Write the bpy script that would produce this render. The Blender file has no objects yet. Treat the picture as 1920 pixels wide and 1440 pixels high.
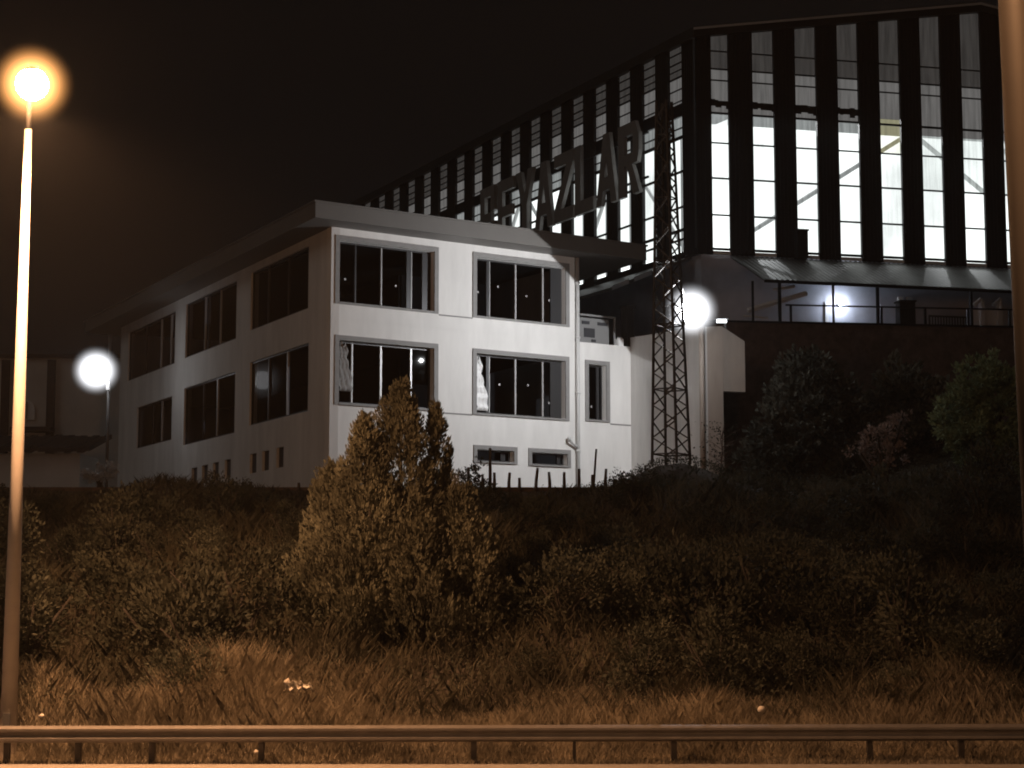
import bpy, math, random
import numpy as np
from mathutils import Vector
random.seed(7); RNG = np.random.default_rng(7)
SC = bpy.context.scene
COL = SC.collection

# ------------------------------------------------------------------ camera
F = 3500.0; PITCH = math.atan(410/3500); CT, ST = math.cos(PITCH), math.sin(PITCH); CAMZ = 3.0
cam_d = bpy.data.cameras.new('camera'); cam = bpy.data.objects.new('camera', cam_d); COL.objects.link(cam)
cam.location = (0, 0, CAMZ); cam.rotation_euler = (math.pi/2 + PITCH, 0, 0)
cam_d.sensor_fit = 'HORIZONTAL'; cam_d.sensor_width = 36; cam_d.lens = 36*F/1920
cam_d.clip_start = 0.1; cam_d.clip_end = 3000
SC.camera = cam

def ray(px, py):
    r, u = px-960, 720-py
    return (r, F*CT-u*ST, F*ST+u*CT)
def at(px, py, Y):
    r = ray(px, py); k = Y/r[1]
    return Vector((r[0]*k, Y, CAMZ+r[2]*k))
def azim(vx):
    r = ray(vx, 1130); l = math.hypot(r[0], r[1]); return (r[0]/l, r[1]/l)

class Frame:
    """a vertical wall plane: u along it, o out of it, z up"""
    def __init__(s, p, e, flip=False):
        s.p = (p[0], p[1]); s.e = e; s.n = (-e[1], e[0]) if flip else (e[1], -e[0])
    def pt(s, u, o, z):
        return (s.p[0]+s.e[0]*u+s.n[0]*o, s.p[1]+s.e[1]*u+s.n[1]*o, z)
    def uz(s, px, py, off=0):
        r = ray(px, py); ex, ey = s.e; p0 = (s.p[0]+s.n[0]*off, s.p[1]+s.n[1]*off)
        k = (p0[0]*-ey+p0[1]*ex)/(r[0]*-ey+r[1]*ex)
        return (r[0]*k-p0[0])*ex+(r[1]*k-p0[1])*ey, CAMZ+r[2]*k

# ------------------------------------------------------------------ mesh builder
class MB:
    def __init__(s): s.v = []; s.f = []; s.sm = []
    def poly(s, pts, smooth=False):
        i = len(s.v); s.v += [tuple(p) for p in pts]; s.f.append(list(range(i, i+len(pts)))); s.sm.append(smooth)
    def hexa(s, c):          # 8 corners: bottom ring 0-3, top ring 4-7
        i = len(s.v); s.v += [tuple(p) for p in c]
        for q in ((0,3,2,1),(4,5,6,7),(0,1,5,4),(1,2,6,5),(2,3,7,6),(3,0,4,7)):
            s.f.append([i+k for k in q]); s.sm.append(False)
    def box(s, x0, x1, y0, y1, z0, z1):
        s.hexa([(x0,y0,z0),(x1,y0,z0),(x1,y1,z0),(x0,y1,z0),(x0,y0,z1),(x1,y0,z1),(x1,y1,z1),(x0,y1,z1)])
    def fbox(s, fr, u0, u1, o0, o1, z0, z1):
        s.hexa([fr.pt(u,o,z) for z in (z0,z1) for u,o in ((u0,o0),(u1,o0),(u1,o1),(u0,o1))])
    def prism(s, bottom, top):
        n = len(bottom); i = len(s.v); s.v += [tuple(p) for p in bottom]+[tuple(p) for p in top]
        s.f.append([i+k for k in reversed(range(n))]); s.sm.append(False)
        s.f.append([i+n+k for k in range(n)]); s.sm.append(False)
        for k in range(n):
            m = (k+1) % n; s.f.append([i+k, i+m, i+n+m, i+n+k]); s.sm.append(False)
    def tube(s, pts, rad, n=8, cap=True):
        pts = [Vector(p) for p in pts]
        if not hasattr(rad, '__len__'): rad = [rad]*len(pts)
        base = len(s.v); ref = None
        for k, p in enumerate(pts):
            t = (pts[min(k+1, len(pts)-1)]-pts[max(k-1, 0)]).normalized()
            if ref is None: ref = Vector((1,0,0)) if abs(t.x) < .9 else Vector((0,1,0))
            a = (ref-t*ref.dot(t)).normalized(); b = t.cross(a); ref = a
            for j in range(n):
                g = 2*math.pi*j/n; s.v.append(tuple(p+(a*math.cos(g)+b*math.sin(g))*rad[k]))
        for k in range(len(pts)-1):
            for j in range(n):
                m = (j+1) % n; A = base+k*n
                s.f.append([A+j, A+m, A+n+m, A+n+j]); s.sm.append(n > 4)
        if cap:
            s.f.append([base+j for j in reversed(range(n))]); s.sm.append(False)
            L = base+(len(pts)-1)*n; s.f.append([L+j for j in range(n)]); s.sm.append(False)
    def bar(s, a, b, w): s.tube([a, b], w*.7071, 4)
    def ball(s, c, rx, ry=None, rz=None, nu=16, nv=10, z0=-1, z1=1):
        ry = ry or rx; rz = rz or rx; base = len(s.v)
        a0, a1 = math.asin(z0), math.asin(z1)
        for i in range(nv+1):
            a = a0+(a1-a0)*i/nv
            for j in range(nu):
                g = 2*math.pi*j/nu
                s.v.append((c[0]+rx*math.cos(a)*math.cos(g), c[1]+ry*math.cos(a)*math.sin(g), c[2]+rz*math.sin(a)))
        for i in range(nv):
            for j in range(nu):
                m = (j+1) % nu; A = base+i*nu
                s.f.append([A+j, A+m, A+nu+m, A+nu+j]); s.sm.append(True)
        s.f.append([base+j for j in reversed(range(nu))]); s.sm.append(False)
        s.f.append([base+nv*nu+j for j in range(nu)]); s.sm.append(False)
    def build(s, name, mat, parent=None, base=None):
        off = Vector((0,0,0))
        if base is not None: off = Vector(base)
        elif parent is not None: off = world_off(parent)
        me = bpy.data.meshes.new(name)
        me.from_pydata([(x-off.x, y-off.y, z-off.z) for x, y, z in s.v], [], s.f)
        me.polygons.foreach_set('use_smooth', s.sm); me.materials.append(mat); me.update()
        return link(name, me, parent, base)
def world_off(o):
    v = Vector((0,0,0))
    while o is not None: v = v+o.location; o = o.parent
    return v
def link(name, me, parent=None, base=None):
    o = bpy.data.objects.new(name, me); COL.objects.link(o)
    if base is not None: o.location = base
    if parent is not None: o.parent = parent
    return o
def tag(o, label=None, cat=None, group=None, kind=None):
    if label: o['label'] = label
    if cat: o['category'] = cat
    if group: o['group'] = group
    if kind: o['kind'] = kind
    return o
def thing(name, label, cat, loc, group=None):
    o = bpy.data.objects.new(name, None); COL.objects.link(o); o.location = loc; o.empty_display_size = .3
    return tag(o, label, cat, group)
def dup(root, loc, rz, scale, label, group=None):
    def cp(o, par):
        c = o.copy(); COL.objects.link(c); c.parent = par
        for ch in [x for x in kids.get(o.name, [])]: cp(ch, c)
        return c
    kids = {}
    for o in root.children_recursive: kids.setdefault(o.parent.name, []).append(o)
    r = cp(root, None); r.location = loc; r.rotation_euler = (0, 0, rz); r.scale = scale
    r['label'] = label
    if group: r['group'] = group
    return r

# ------------------------------------------------------------------ materials
def mat(name, col, rough=.7, metal=0, noise=0, scale=3, bump=0, spec=.4, stretch=None, col2=None, detail=5):
    m = bpy.data.materials.new(name); m.use_nodes = True; nt = m.node_tree; b = nt.nodes['Principled BSDF']
    b.inputs['Roughness'].default_value = rough; b.inputs['Metallic'].default_value = metal
    b.inputs['Specular IOR Level'].default_value = spec
    c = (*col, 1); b.inputs['Base Color'].default_value = c
    if noise or bump or col2:
        tc = nt.nodes.new('ShaderNodeNewGeometry'); mp = nt.nodes.new('ShaderNodeMapping')
        nt.links.new(tc.outputs['Position'], mp.inputs['Vector'])
        if stretch: mp.inputs['Scale'].default_value = stretch
        n = nt.nodes.new('ShaderNodeTexNoise'); n.inputs['Scale'].default_value = scale; n.inputs['Detail'].default_value = detail
        n.inputs['Roughness'].default_value = .65
        nt.links.new(mp.outputs['Vector'], n.inputs['Vector'])
        r = nt.nodes.new('ShaderNodeValToRGB'); r.color_ramp.elements[0].position = .3; r.color_ramp.elements[1].position = .7
        d = col2 or tuple(x*(1-noise) for x in col)
        r.color_ramp.elements[0].color = (*d, 1); r.color_ramp.elements[1].color = c
        nt.links.new(n.outputs['Fac'], r.inputs['Fac']); nt.links.new(r.outputs['Color'], b.inputs['Base Color'])
        if bump:
            bp = nt.nodes.new('ShaderNodeBump'); bp.inputs['Strength'].default_value = bump; bp.inputs['Distance'].default_value = .05
            nt.links.new(n.outputs['Fac'], bp.inputs['Height']); nt.links.new(bp.outputs['Normal'], b.inputs['Normal'])
    return m
def emit(name, col, strength, sample=True):
    m = bpy.data.materials.new(name); m.use_nodes = True; nt = m.node_tree; nt.nodes.clear()
    o = nt.nodes.new('ShaderNodeOutputMaterial'); e = nt.nodes.new('ShaderNodeEmission')
    e.inputs['Color'].default_value = (*col, 1); e.inputs['Strength'].default_value = strength
    nt.links.new(e.outputs[0], o.inputs['Surface'])
    if not sample: m.cycles.emission_sampling = 'NONE'
    return m
def sheet_mat(name, col, strength, clear, vary=.3, sample=True, ribs=True):
    """ribbed translucent sheet lit from inside: partly glows, partly lets what is behind it show"""
    m = bpy.data.materials.new(name); m.use_nodes = True; nt = m.node_tree; nt.nodes.clear()
    o = nt.nodes.new('ShaderNodeOutputMaterial'); e = nt.nodes.new('ShaderNodeEmission')
    t = nt.nodes.new('ShaderNodeBsdfTransparent'); mx = nt.nodes.new('ShaderNodeMixShader'); mx.inputs[0].default_value = 1-clear
    g = nt.nodes.new('ShaderNodeNewGeometry'); mp = nt.nodes.new('ShaderNodeMapping'); mp.inputs['Scale'].default_value = (1, 1, .06) if ribs else (1, 1, 1)
    n = nt.nodes.new('ShaderNodeTexNoise'); n.inputs['Scale'].default_value = 7 if ribs else .25; n.inputs['Detail'].default_value = 4
    r = nt.nodes.new('ShaderNodeMapRange'); r.inputs[1].default_value = .3; r.inputs[2].default_value = .7
    r.inputs[3].default_value = strength*(1-vary); r.inputs[4].default_value = strength*(1+vary*.4)
    nt.links.new(g.outputs['Position'], mp.inputs['Vector']); nt.links.new(mp.outputs['Vector'], n.inputs['Vector'])
    nt.links.new(n.outputs['Fac'], r.inputs[0]); nt.links.new(r.outputs[0], e.inputs['Strength'])
    e.inputs['Color'].default_value = (*col, 1)
    nt.links.new(t.outputs[0], mx.inputs[1]); nt.links.new(e.outputs[0], mx.inputs[2]); nt.links.new(mx.outputs[0], o.inputs['Surface'])
    if not sample: m.cycles.emission_sampling = 'NONE'
    return m
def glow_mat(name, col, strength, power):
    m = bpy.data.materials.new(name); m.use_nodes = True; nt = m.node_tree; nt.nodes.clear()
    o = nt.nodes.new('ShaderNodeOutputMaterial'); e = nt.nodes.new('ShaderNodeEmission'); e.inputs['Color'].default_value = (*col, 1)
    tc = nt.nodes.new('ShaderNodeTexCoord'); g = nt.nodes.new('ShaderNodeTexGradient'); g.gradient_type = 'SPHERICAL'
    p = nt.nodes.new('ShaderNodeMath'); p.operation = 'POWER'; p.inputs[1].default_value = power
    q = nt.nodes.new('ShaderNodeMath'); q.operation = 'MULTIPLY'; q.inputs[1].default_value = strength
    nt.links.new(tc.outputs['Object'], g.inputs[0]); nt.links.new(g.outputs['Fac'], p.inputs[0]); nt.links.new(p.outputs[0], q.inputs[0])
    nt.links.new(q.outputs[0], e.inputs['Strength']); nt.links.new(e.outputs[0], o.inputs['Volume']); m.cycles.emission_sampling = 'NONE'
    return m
def glow(c, r, mat_, parent):  # glow volume added around a lamp to imitate bloom
    m = MB(); m.ball((0,0,0), 1, nu=24, nv=16); o = m.build('bloom_glow', mat_, None); o.parent = parent
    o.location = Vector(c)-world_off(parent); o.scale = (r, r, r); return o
def glass_mat(name, tint, refl):
    m = bpy.data.materials.new(name); m.use_nodes = True; nt = m.node_tree; nt.nodes.clear()
    o = nt.nodes.new('ShaderNodeOutputMaterial'); gl = nt.nodes.new('ShaderNodeBsdfGlossy'); gl.inputs['Roughness'].default_value = .03
    t = nt.nodes.new('ShaderNodeBsdfTransparent'); t.inputs['Color'].default_value = (*tint, 1)
    lw = nt.nodes.new('ShaderNodeFresnel'); lw.inputs['IOR'].default_value = refl
    mx = nt.nodes.new('ShaderNodeMixShader'); nt.links.new(lw.outputs[0], mx.inputs[0])
    nt.links.new(t.outputs[0], mx.inputs[1]); nt.links.new(gl.outputs[0], mx.inputs[2]); nt.links.new(mx.outputs[0], o.inputs['Surface'])
    return m
def leaf_mat(name, a, b, scale=1.2, trans=.25):
    m = bpy.data.materials.new(name); m.use_nodes = True; nt = m.node_tree; p = nt.nodes['Principled BSDF']
    p.inputs['Roughness'].default_value = .75; p.inputs['Specular IOR Level'].default_value = .2
    g = nt.nodes.new('ShaderNodeNewGeometry'); oi = nt.nodes.new('ShaderNodeObjectInfo')
    n = nt.nodes.new('ShaderNodeTexNoise'); n.inputs['Scale'].default_value = scale; n.inputs['Detail'].default_value = 6
    nt.links.new(g.outputs['Position'], n.inputs['Vector'])
    r = nt.nodes.new('ShaderNodeValToRGB'); r.color_ramp.elements[0].position = .35; r.color_ramp.elements[1].position = .68
    r.color_ramp.elements[0].color = (*a, 1); r.color_ramp.elements[1].color = (*b, 1)
    nt.links.new(n.outputs['Fac'], r.inputs['Fac'])
    hs = nt.nodes.new('ShaderNodeHueSaturation'); mr = nt.nodes.new('ShaderNodeMapRange')
    mr.inputs[3].default_value = .7; mr.inputs[4].default_value = 1.35
    nt.links.new(oi.outputs['Random'], mr.inputs[0]); nt.links.new(mr.outputs[0], hs.inputs['Value'])
    nt.links.new(r.outputs['Color'], hs.inputs['Color']); nt.links.new(hs.outputs['Color'], p.inputs['Base Color'])
    tr = nt.nodes.new('ShaderNodeBsdfTranslucent'); nt.links.new(hs.outputs['Color'], tr.inputs['Color'])
    mx = nt.nodes.new('ShaderNodeMixShader'); mx.inputs[0].default_value = trans
    nt.links.new(p.outputs[0], mx.inputs[1]); nt.links.new(tr.outputs[0], mx.inputs[2])
    nt.links.new(mx.outputs[0], nt.nodes['Material Output'].inputs['Surface'])
    return m

M = dict(
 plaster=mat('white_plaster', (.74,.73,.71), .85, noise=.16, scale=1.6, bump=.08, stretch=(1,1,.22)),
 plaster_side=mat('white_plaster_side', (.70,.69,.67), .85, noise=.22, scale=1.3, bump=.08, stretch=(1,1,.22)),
 trim=mat('grey_stone_trim', (.25,.245,.24), .7, noise=.15, scale=4),
 fascia=mat('grey_fascia', (.142,.134,.125), .55, noise=.10, scale=1.5),
 alu=mat('dark_aluminium', (.05,.05,.052), .4, metal=.4),
 mull=mat('grey_aluminium', (.42,.42,.42), .4, metal=.3),
 pipe=mat('pale_pipe', (.55,.55,.54), .5),
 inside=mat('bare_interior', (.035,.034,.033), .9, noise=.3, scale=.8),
 glass=glass_mat('dark_window_glass', (.38,.40,.43), 1.12),
 glass_side=glass_mat('low_reflect_glass', (.38,.40,.43), 1.03),  # IOR lowered so the floodlight barely reflects in these panes
 dark_clad=mat('dark_cladding', (.016,.015,.015), .6, noise=.2, scale=1),
 rail=mat('dark_steel', (.02,.02,.022), .5, metal=.5),
 brace=mat('brace_steel', (.12,.12,.12), .6),
 roofing=mat('dark_roofing', (.03,.028,.027), .6),
 corr=mat('corrugated_sheet', (.14,.14,.135), .45, metal=.3, noise=.3, scale=1.2),
 hallwall=mat('grey_blue_panel', (.58,.6,.68), .6, noise=.25, scale=.9),
 letter=mat('sign_letter_face', (.26,.25,.24), .5, noise=.2, scale=2),
 stone=mat('brown_stone_wall', (.125,.09,.075), .9, noise=.5, scale=2.5, bump=.5),
 stain=mat('stained_plaster', (.47,.41,.36), .9, noise=.25, scale=1.1, stretch=(1,1,.25), bump=.1),
 lattice=mat('rusty_lattice_steel', (.11,.095,.08), .6, metal=.4, noise=.4, scale=6),
 pole=mat('galvanised_pole', (.52,.49,.46), .5, metal=.0, noise=.15, scale=2),
 pole_near=mat('weathered_pole', (.05,.045,.04), .6, noise=.2, scale=2),
 lamp_body=mat('lamp_housing', (.12,.12,.12), .5),
 rail_steel=mat('galvanised_rail', (.25,.235,.22), .45, metal=.3, noise=.25, scale=2.5),
 post=mat('post_steel', (.05,.045,.042), .6, metal=.3),
 asphalt=mat('asphalt', (.05,.048,.046), .9, noise=.3, scale=8, bump=.2),
 concrete=mat('pale_concrete', (.36,.33,.30), .85, noise=.3, scale=3, bump=.2),
 soil=mat('dry_soil', (.075,.062,.05), .95, noise=.55, scale=1.6, bump=.5),
 wood=mat('weathered_stake', (.07,.055,.045), .9, noise=.3, scale=6),
 bark=mat('bark', (.045,.038,.032), .9, noise=.4, scale=6),
 twig=mat('bare_twig', (.13,.10,.085), .9),
 bag=mat('pale_plastic', (.75,.70,.62), .4, noise=.35, scale=9),
 plastic=mat('white_plastic_sheet', (.8,.8,.8), .35, noise=.2, scale=4),
 farwall=mat('far_pale_wall', (.62,.60,.57), .9, noise=.2, scale=.5),
 tile=mat('dark_roof_tile', (.05,.035,.03), .8, noise=.4, scale=5),
 acbody=mat('pale_unit_body', (.22,.22,.22), .5),
 acdark=mat('dark_grille', (.04,.04,.045), .6),
 white=mat('white_enamel', (.75,.75,.75), .4),
 black=mat('black_cabinet', (.012,.012,.012), .6),
)
SOD = (1.0, .485, .215)
M['sodium'] = emit('sodium_lens', SOD, 620)
M['flood'] = emit('flood_lens', (.97, .98, 1.0), 40)
M['flood_far'] = emit('flood_lens_far', (.96, .97, 1.0), 10)
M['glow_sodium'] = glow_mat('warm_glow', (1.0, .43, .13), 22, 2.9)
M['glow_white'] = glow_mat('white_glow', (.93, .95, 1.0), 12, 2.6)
M['bulb'] = emit('wall_bulb', (.80, .87, 1), 210, True)
M['lit'] = sheet_mat('lit_ribbed_sheet', (.93, .99, .98), .50, .42, .45, sample=True)
M['strip'] = emit('strip_light', (.9, .95, 1), 9)
M['half'] = sheet_mat('soft_lit_sheet', (.92, 1.0, .97), .62, .26, .4)
M['lit_yellow'] = sheet_mat('lit_yellow_sheet', (1, .96, .6), .45, .35, .3)
M['dim'] = sheet_mat('dim_ribbed_sheet', (1.0, .97, .94), .13, .0, .35, sample=False)
M['dimmer'] = sheet_mat('upper_dim_sheet', (1.0, .93, .87), .042, .0, .4, sample=False)
M['liner'] = sheet_mat('lit_hall_interior', (.94, 1.0, .98), 3.4, .15, .55, ribs=False)

# ------------------------------------------------------------------ terrain
def sstep(a, b, x):
    t = np.clip((x-a)/(b-a), 0, 1); return t*t*(3-2*t)
def height(x, y):
    x = np.asarray(x, float); y = np.asarray(y, float)
    s = np.clip((y-37.3)/(57.0-37.3), 0, 1)
    z = 6.45*(s**.95)
    z = z+sstep(8, 15, x)*sstep(57, 74, y)*2.6
    z = z+1.15*np.exp(-(((x-5.4)/2.0)**2+((y-60.5)/2.4)**2))
    w = sstep(37.5, 40, y)*(1-sstep(55, 57.5, y))
    z = z+w*(.28*np.sin(x*.9+y*.3)+.22*np.sin(x*.37-y*.71+1)+.15*np.sin(x*1.9+y*1.3))
    return z
def hz(x, y): return float(height(x, y))
xs = np.concatenate([[-900,-400,-150,-80], np.arange(-40, 40.1, .8), [80,150,400,900]])
ys = np.concatenate([[35.15, 36, 37], np.arange(37.3, 58, .7), np.arange(58.5, 110, 2.5), [150, 300, 900]])
g = MB()
for yy in ys:
    for xx in xs: g.v.append((xx, yy, hz(xx, yy)))
nx = len(xs)
for j in range(len(ys)-1):
    for i in range(nx-1):
        a = j*nx+i; g.f.append([a, a+1, a+nx+1, a+nx]); g.sm.append(True)
tag(g.build('ground', M['soil']), kind='structure')
g = MB(); g.box(-900, 900, -60, 33.9, -.35, -.12); tag(g.build('road', M['asphalt']), kind='structure')
g = MB(); g.box(-900, 900, 33.9, 35.2, -.34, .025); tag(g.build('kerb', M['concrete']), kind='structure')

# ------------------------------------------------------------------ street lamps
def street_lamp(name, label, base, top, arm_to, rad0, rad1, globe_r, mat_pole, power=15000, down_y=0):
    t = thing(name, label, 'street lamp', base)
    b = Vector(base); tp = Vector(top); a = Vector(arm_to)
    m = MB(); m.tube([b, b+(tp-b)*.5, tp], [rad0, (rad0+rad1)/2, rad1], 16); m.build('pole', mat_pole, t)
    m = MB(); m.tube([b, b+(tp-b).normalized()*.06], rad0*2.0, 16); m.build('base_plate', mat_pole, t)
    m = MB(); d = (tp-b).normalized()
    p = b+d*.62+Vector((0, -rad0*.97, 0)); m.box(p.x-.07, p.x+.07, p.y-.012, p.y+.02, p.z-.05, p.z+.34); m.build('access_door', M['lamp_body'], t)
    m = MB(); mid = Vector((tp.x*.7+a.x*.3, tp.y*.7+a.y*.3, a.z+.30)); m.tube([tp, tp*.4+mid*.6+Vector((0,0,.12)), mid, a+Vector((0, .3, .42))], [rad1*.8, .05, .045, .04], 10)
    m.build('arm', M['lamp_body'], t)
    h = MB(); h.ball(a+Vector((0,.05,globe_r*.78)), globe_r*.5, globe_r*.9, globe_r*.30, 20, 8); hd = h.build('lamp_head', M['lamp_body'], t)
    h = MB(); h.ball(a, globe_r, globe_r, globe_r*.98, 14, 8); h.build('lens', M['sodium'], hd)
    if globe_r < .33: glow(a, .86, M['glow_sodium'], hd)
    spot('street_lamp_light', a-Vector((0,0,globe_r*1.05)), a+Vector((0,down_y,-5)), power, 156, .5, SOD, .12)
    return t
def spot(name, loc, target, power, angle, blend, col, rad=.02):
    d = bpy.data.lights.new(name, 'SPOT'); d.energy = power; d.spot_size = math.radians(angle); d.spot_blend = blend; d.color = col; d.shadow_soft_size = rad
    o = bpy.data.objects.new(name, d); COL.objects.link(o); o.location = loc
    o.rotation_euler = (Vector(target)-Vector(loc)).to_track_quat('-Z', 'Y').to_euler(); return o
pb = at(14, 1421, 36.1); pb.z = hz(pb.x, 36.1)-.05
pt_ = at(53, 243, 36.1)
street_lamp('street_lamp', 'tall slim street lamp glowing orange behind the guard rail', pb, pt_, at(60, 158, 34.3), .165, .075, .31, M['pole'])
nb = at(1990, 1400, 14.0); nb.z = -.16
nt_ = Vector((nb.x-.27, 14.0, 12.6))
street_lamp('street_lamp', 'thick lamp pole near the camera, only its shaft seen at the right edge', nb, nt_, Vector((nt_.x-1.0, 11.2, 13.4)), .17, .10, .34, M['pole_near'], 4800)

# ------------------------------------------------------------------ guard rail
t = thing('guard_rail', 'long corrugated steel guard rail along the roadside', 'guard rail', (0, 35.2, 0))
def rail_y(x): return 35.3+(x+9)*.028
m = MB(); prof = [(.06,.405),(.0,.43),(-.075,.455),(-.075,.495),(.0,.535),(.02,.56),(.0,.585),(-.075,.625),(-.075,.665),(.0,.695),(.065,.715)]
xsr = np.arange(-44, 44.1, 2.0)
for k in range(len(xsr)-1):
    for (o0, z0), (o1, z1) in zip(prof[:-1], prof[1:]):
        for th in (0, .012):
            q = [(xsr[k], rail_y(xsr[k])+o0+th, z0), (xsr[k+1], rail_y(xsr[k+1])+o0+th, z0), (xsr[k+1], rail_y(xsr[k+1])+o1+th, z1), (xsr[k], rail_y(xsr[k])+o1+th, z1)]
            m.poly(q if th == 0 else q[::-1])
m.build('beam', M['rail_steel'], t)
for px in (12, 145, 283, 488, 888, 1267, 1640, 1815):
    x = at(px, 1390, 35.4).x; y = rail_y(x)+.12
    m = MB(); m.box(x-.055, x+.055, y, y+.012, -.2, .70); m.box(x-.055, x-.043, y+.012, y+.11, -.2, .70); m.box(x+.043, x+.055, y+.012, y+.11, -.2, .70)
    m.box(x-.04, x+.04, y-.06, y, .5, .62)
    m.build('post', M['post'], t)
tp = thing('marker_post', 'short thin grey post standing under the guard rail near its middle', 'post', at(1077, 1424, 35.7))
x = at(1077, 1424, 35.7).x
m = MB(); m.box(x-.03, x+.03, 35.69, 35.74, -.1, .5); m.build('shaft', M['post'], tp); m = MB(); m.box(x-.035, x+.035, 35.68, 35.75, .5, .56); m.build('cap', M['rail_steel'], tp)

# ------------------------------------------------------------------ white office building
PC = at(622, 425, 64)
FR = Frame(PC, azim(6160)); FL = Frame(PC, azim(-850), True)
bld = thing('office_building', 'white plastered two storey building with grey overhanging flat roof', 'building', (PC.x, PC.y, 6.3))
ZT, ZB, TH = 16.02, 6.0, .32
def wall_grid(m, fr, u0, u1, z0, z1, th, ops):
    us = sorted({u0, u1, *[x for o in ops for x in o[:2]]}); zs = sorted({z0, z1, *[x for o in ops for x in o[2:4]]})
    for i in range(len(us)-1):
        for j in range(len(zs)-1):
            uc, zc = (us[i]+us[i+1])/2, (zs[j]+zs[j+1])/2
            if any(o[0] < uc < o[1] and o[2] < zc < o[3] for o in ops): continue
            a, b, c, d = us[i], us[i+1], zs[j], zs[j+1]
            m.poly([fr.pt(a,0,c), fr.pt(b,0,c), fr.pt(b,0,d), fr.pt(a,0,d)])
            m.poly([fr.pt(a,-th,d), fr.pt(b,-th,d), fr.pt(b,-th,c), fr.pt(a,-th,c)])
    for a, b, c, d in ops:
        m.poly([fr.pt(a,0,c), fr.pt(a,-th,c), fr.pt(b,-th,c), fr.pt(b,0,c)]); m.poly([fr.pt(a,0,d), fr.pt(b,0,d), fr.pt(b,-th,d), fr.pt(a,-th,d)])
        m.poly([fr.pt(a,0,c), fr.pt(a,0,d), fr.pt(a,-th,d), fr.pt(a,-th,c)]); m.poly([fr.pt(b,0,c), fr.pt(b,-th,c), fr.pt(b,-th,d), fr.pt(b,0,d)])
    for (ua, ub) in ((u0, u0), (u1, u1)):
        m.poly([fr.pt(ua,0,z0), fr.pt(ua,-th,z0), fr.pt(ua,-th,z1), fr.pt(ua,0,z1)])
    m.poly([fr.pt(u0,0,z1), fr.pt(u1,0,z1), fr.pt(u1,-th,z1), fr.pt(u0,-th,z1)])
RW = [(.31,4.2,13.40,15.58),(6.02,10.02,13.40,15.58),(.33,4.2,9.87,12.06),(6.02,10.0,9.84,12.02),(11.08,11.92,9.88,11.98),(6.05,7.66,8.10,8.52),(8.46,10.08,8.08,8.52)]
LW = [(2.2,8.4,13.45,15.72),(10.1,16.75,13.35,15.68),(18.25,25.7,13.3,15.6),(2.1,8.35,9.75,12.2),(10.1,16.75,9.62,12.05),(18.5,23.95,10.0,11.9)]
LB = [(u, u+.75, 7.86+.01*i, 8.58+.015*i) for i, u in enumerate((14.75,13.35,11.95,10.45,7.45,6.05,4.5))]
UE, LE = 10.47, 27.0
m = MB(); wall_grid(m, FR, 0.0, UE, 12.8, ZT, TH, [o for o in RW if o[2] > 13]); m.build('wall', M['plaster'], bld)
m = MB(); wall_grid(m, FR, 0.0, 13.12, ZB, 12.796, TH, [o for o in RW if o[2] < 13]); m.build('wall', M['plaster'], bld)
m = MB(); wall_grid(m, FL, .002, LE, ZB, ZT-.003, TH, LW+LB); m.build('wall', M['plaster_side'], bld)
# return walls at the loggia and the far end
m = MB()
m.fbox(FR, UE-.3, UE-.002, -12, -TH-.003, 12.82, ZT-.01); m.fbox(FR, UE+.002, 13.1, -5.3, -5.0, 12.82, ZT-.01); m.build('loggia_wall', M['plaster'], bld)
m = MB(); m.fbox(FR, 12.8, 13.118, -9, -TH-.004, ZB, 12.79); m.build('wall', M['plaster'], bld)
m = MB(); m.fbox(FL, LE-.3, LE-.002, -9, -TH-.003, ZB, ZT-.01); m.build('wall', M['plaster_side'], bld)
# floors and inner partitions (seen through the glass)
def off_pt(a, b):       # point a outside FR's plane and b outside FL's plane
    n1, n2 = FR.n, FL.n; d1 = n1[0]*PC.x+n1[1]*PC.y+a; d2 = n2[0]*PC.x+n2[1]*PC.y+b
    det = n1[0]*n2[1]-n1[1]*n2[0]
    return ((d1*n2[1]-n1[1]*d2)/det, (n1[0]*d2-d1*n2[0])/det)
def plan(a, b, ur, ul, z, oR=None):
    c = off_pt(a, b); r = FR.pt(ur, a, z); l = FL.pt(ul, b, z); far = (r[0]+l[0]-c[0], r[1]+l[1]-c[1])
    return [(c[0], c[1], z), r, (far[0], far[1], z), l]
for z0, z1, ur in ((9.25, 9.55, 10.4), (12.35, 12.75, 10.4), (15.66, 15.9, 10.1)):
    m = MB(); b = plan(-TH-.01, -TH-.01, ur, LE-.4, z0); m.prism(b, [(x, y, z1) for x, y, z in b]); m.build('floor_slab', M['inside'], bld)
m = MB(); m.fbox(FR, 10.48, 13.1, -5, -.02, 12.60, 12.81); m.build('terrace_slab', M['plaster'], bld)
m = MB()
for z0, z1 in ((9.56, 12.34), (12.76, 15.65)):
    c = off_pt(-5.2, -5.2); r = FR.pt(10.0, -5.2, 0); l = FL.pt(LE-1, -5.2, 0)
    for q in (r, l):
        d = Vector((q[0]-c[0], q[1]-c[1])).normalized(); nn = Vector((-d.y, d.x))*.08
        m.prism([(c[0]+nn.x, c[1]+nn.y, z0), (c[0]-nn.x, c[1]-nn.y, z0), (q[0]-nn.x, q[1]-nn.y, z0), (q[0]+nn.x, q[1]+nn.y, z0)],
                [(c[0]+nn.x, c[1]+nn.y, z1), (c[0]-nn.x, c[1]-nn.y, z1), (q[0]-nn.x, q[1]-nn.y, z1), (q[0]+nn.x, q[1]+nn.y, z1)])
m.build('partition', M['inside'], bld)
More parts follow.
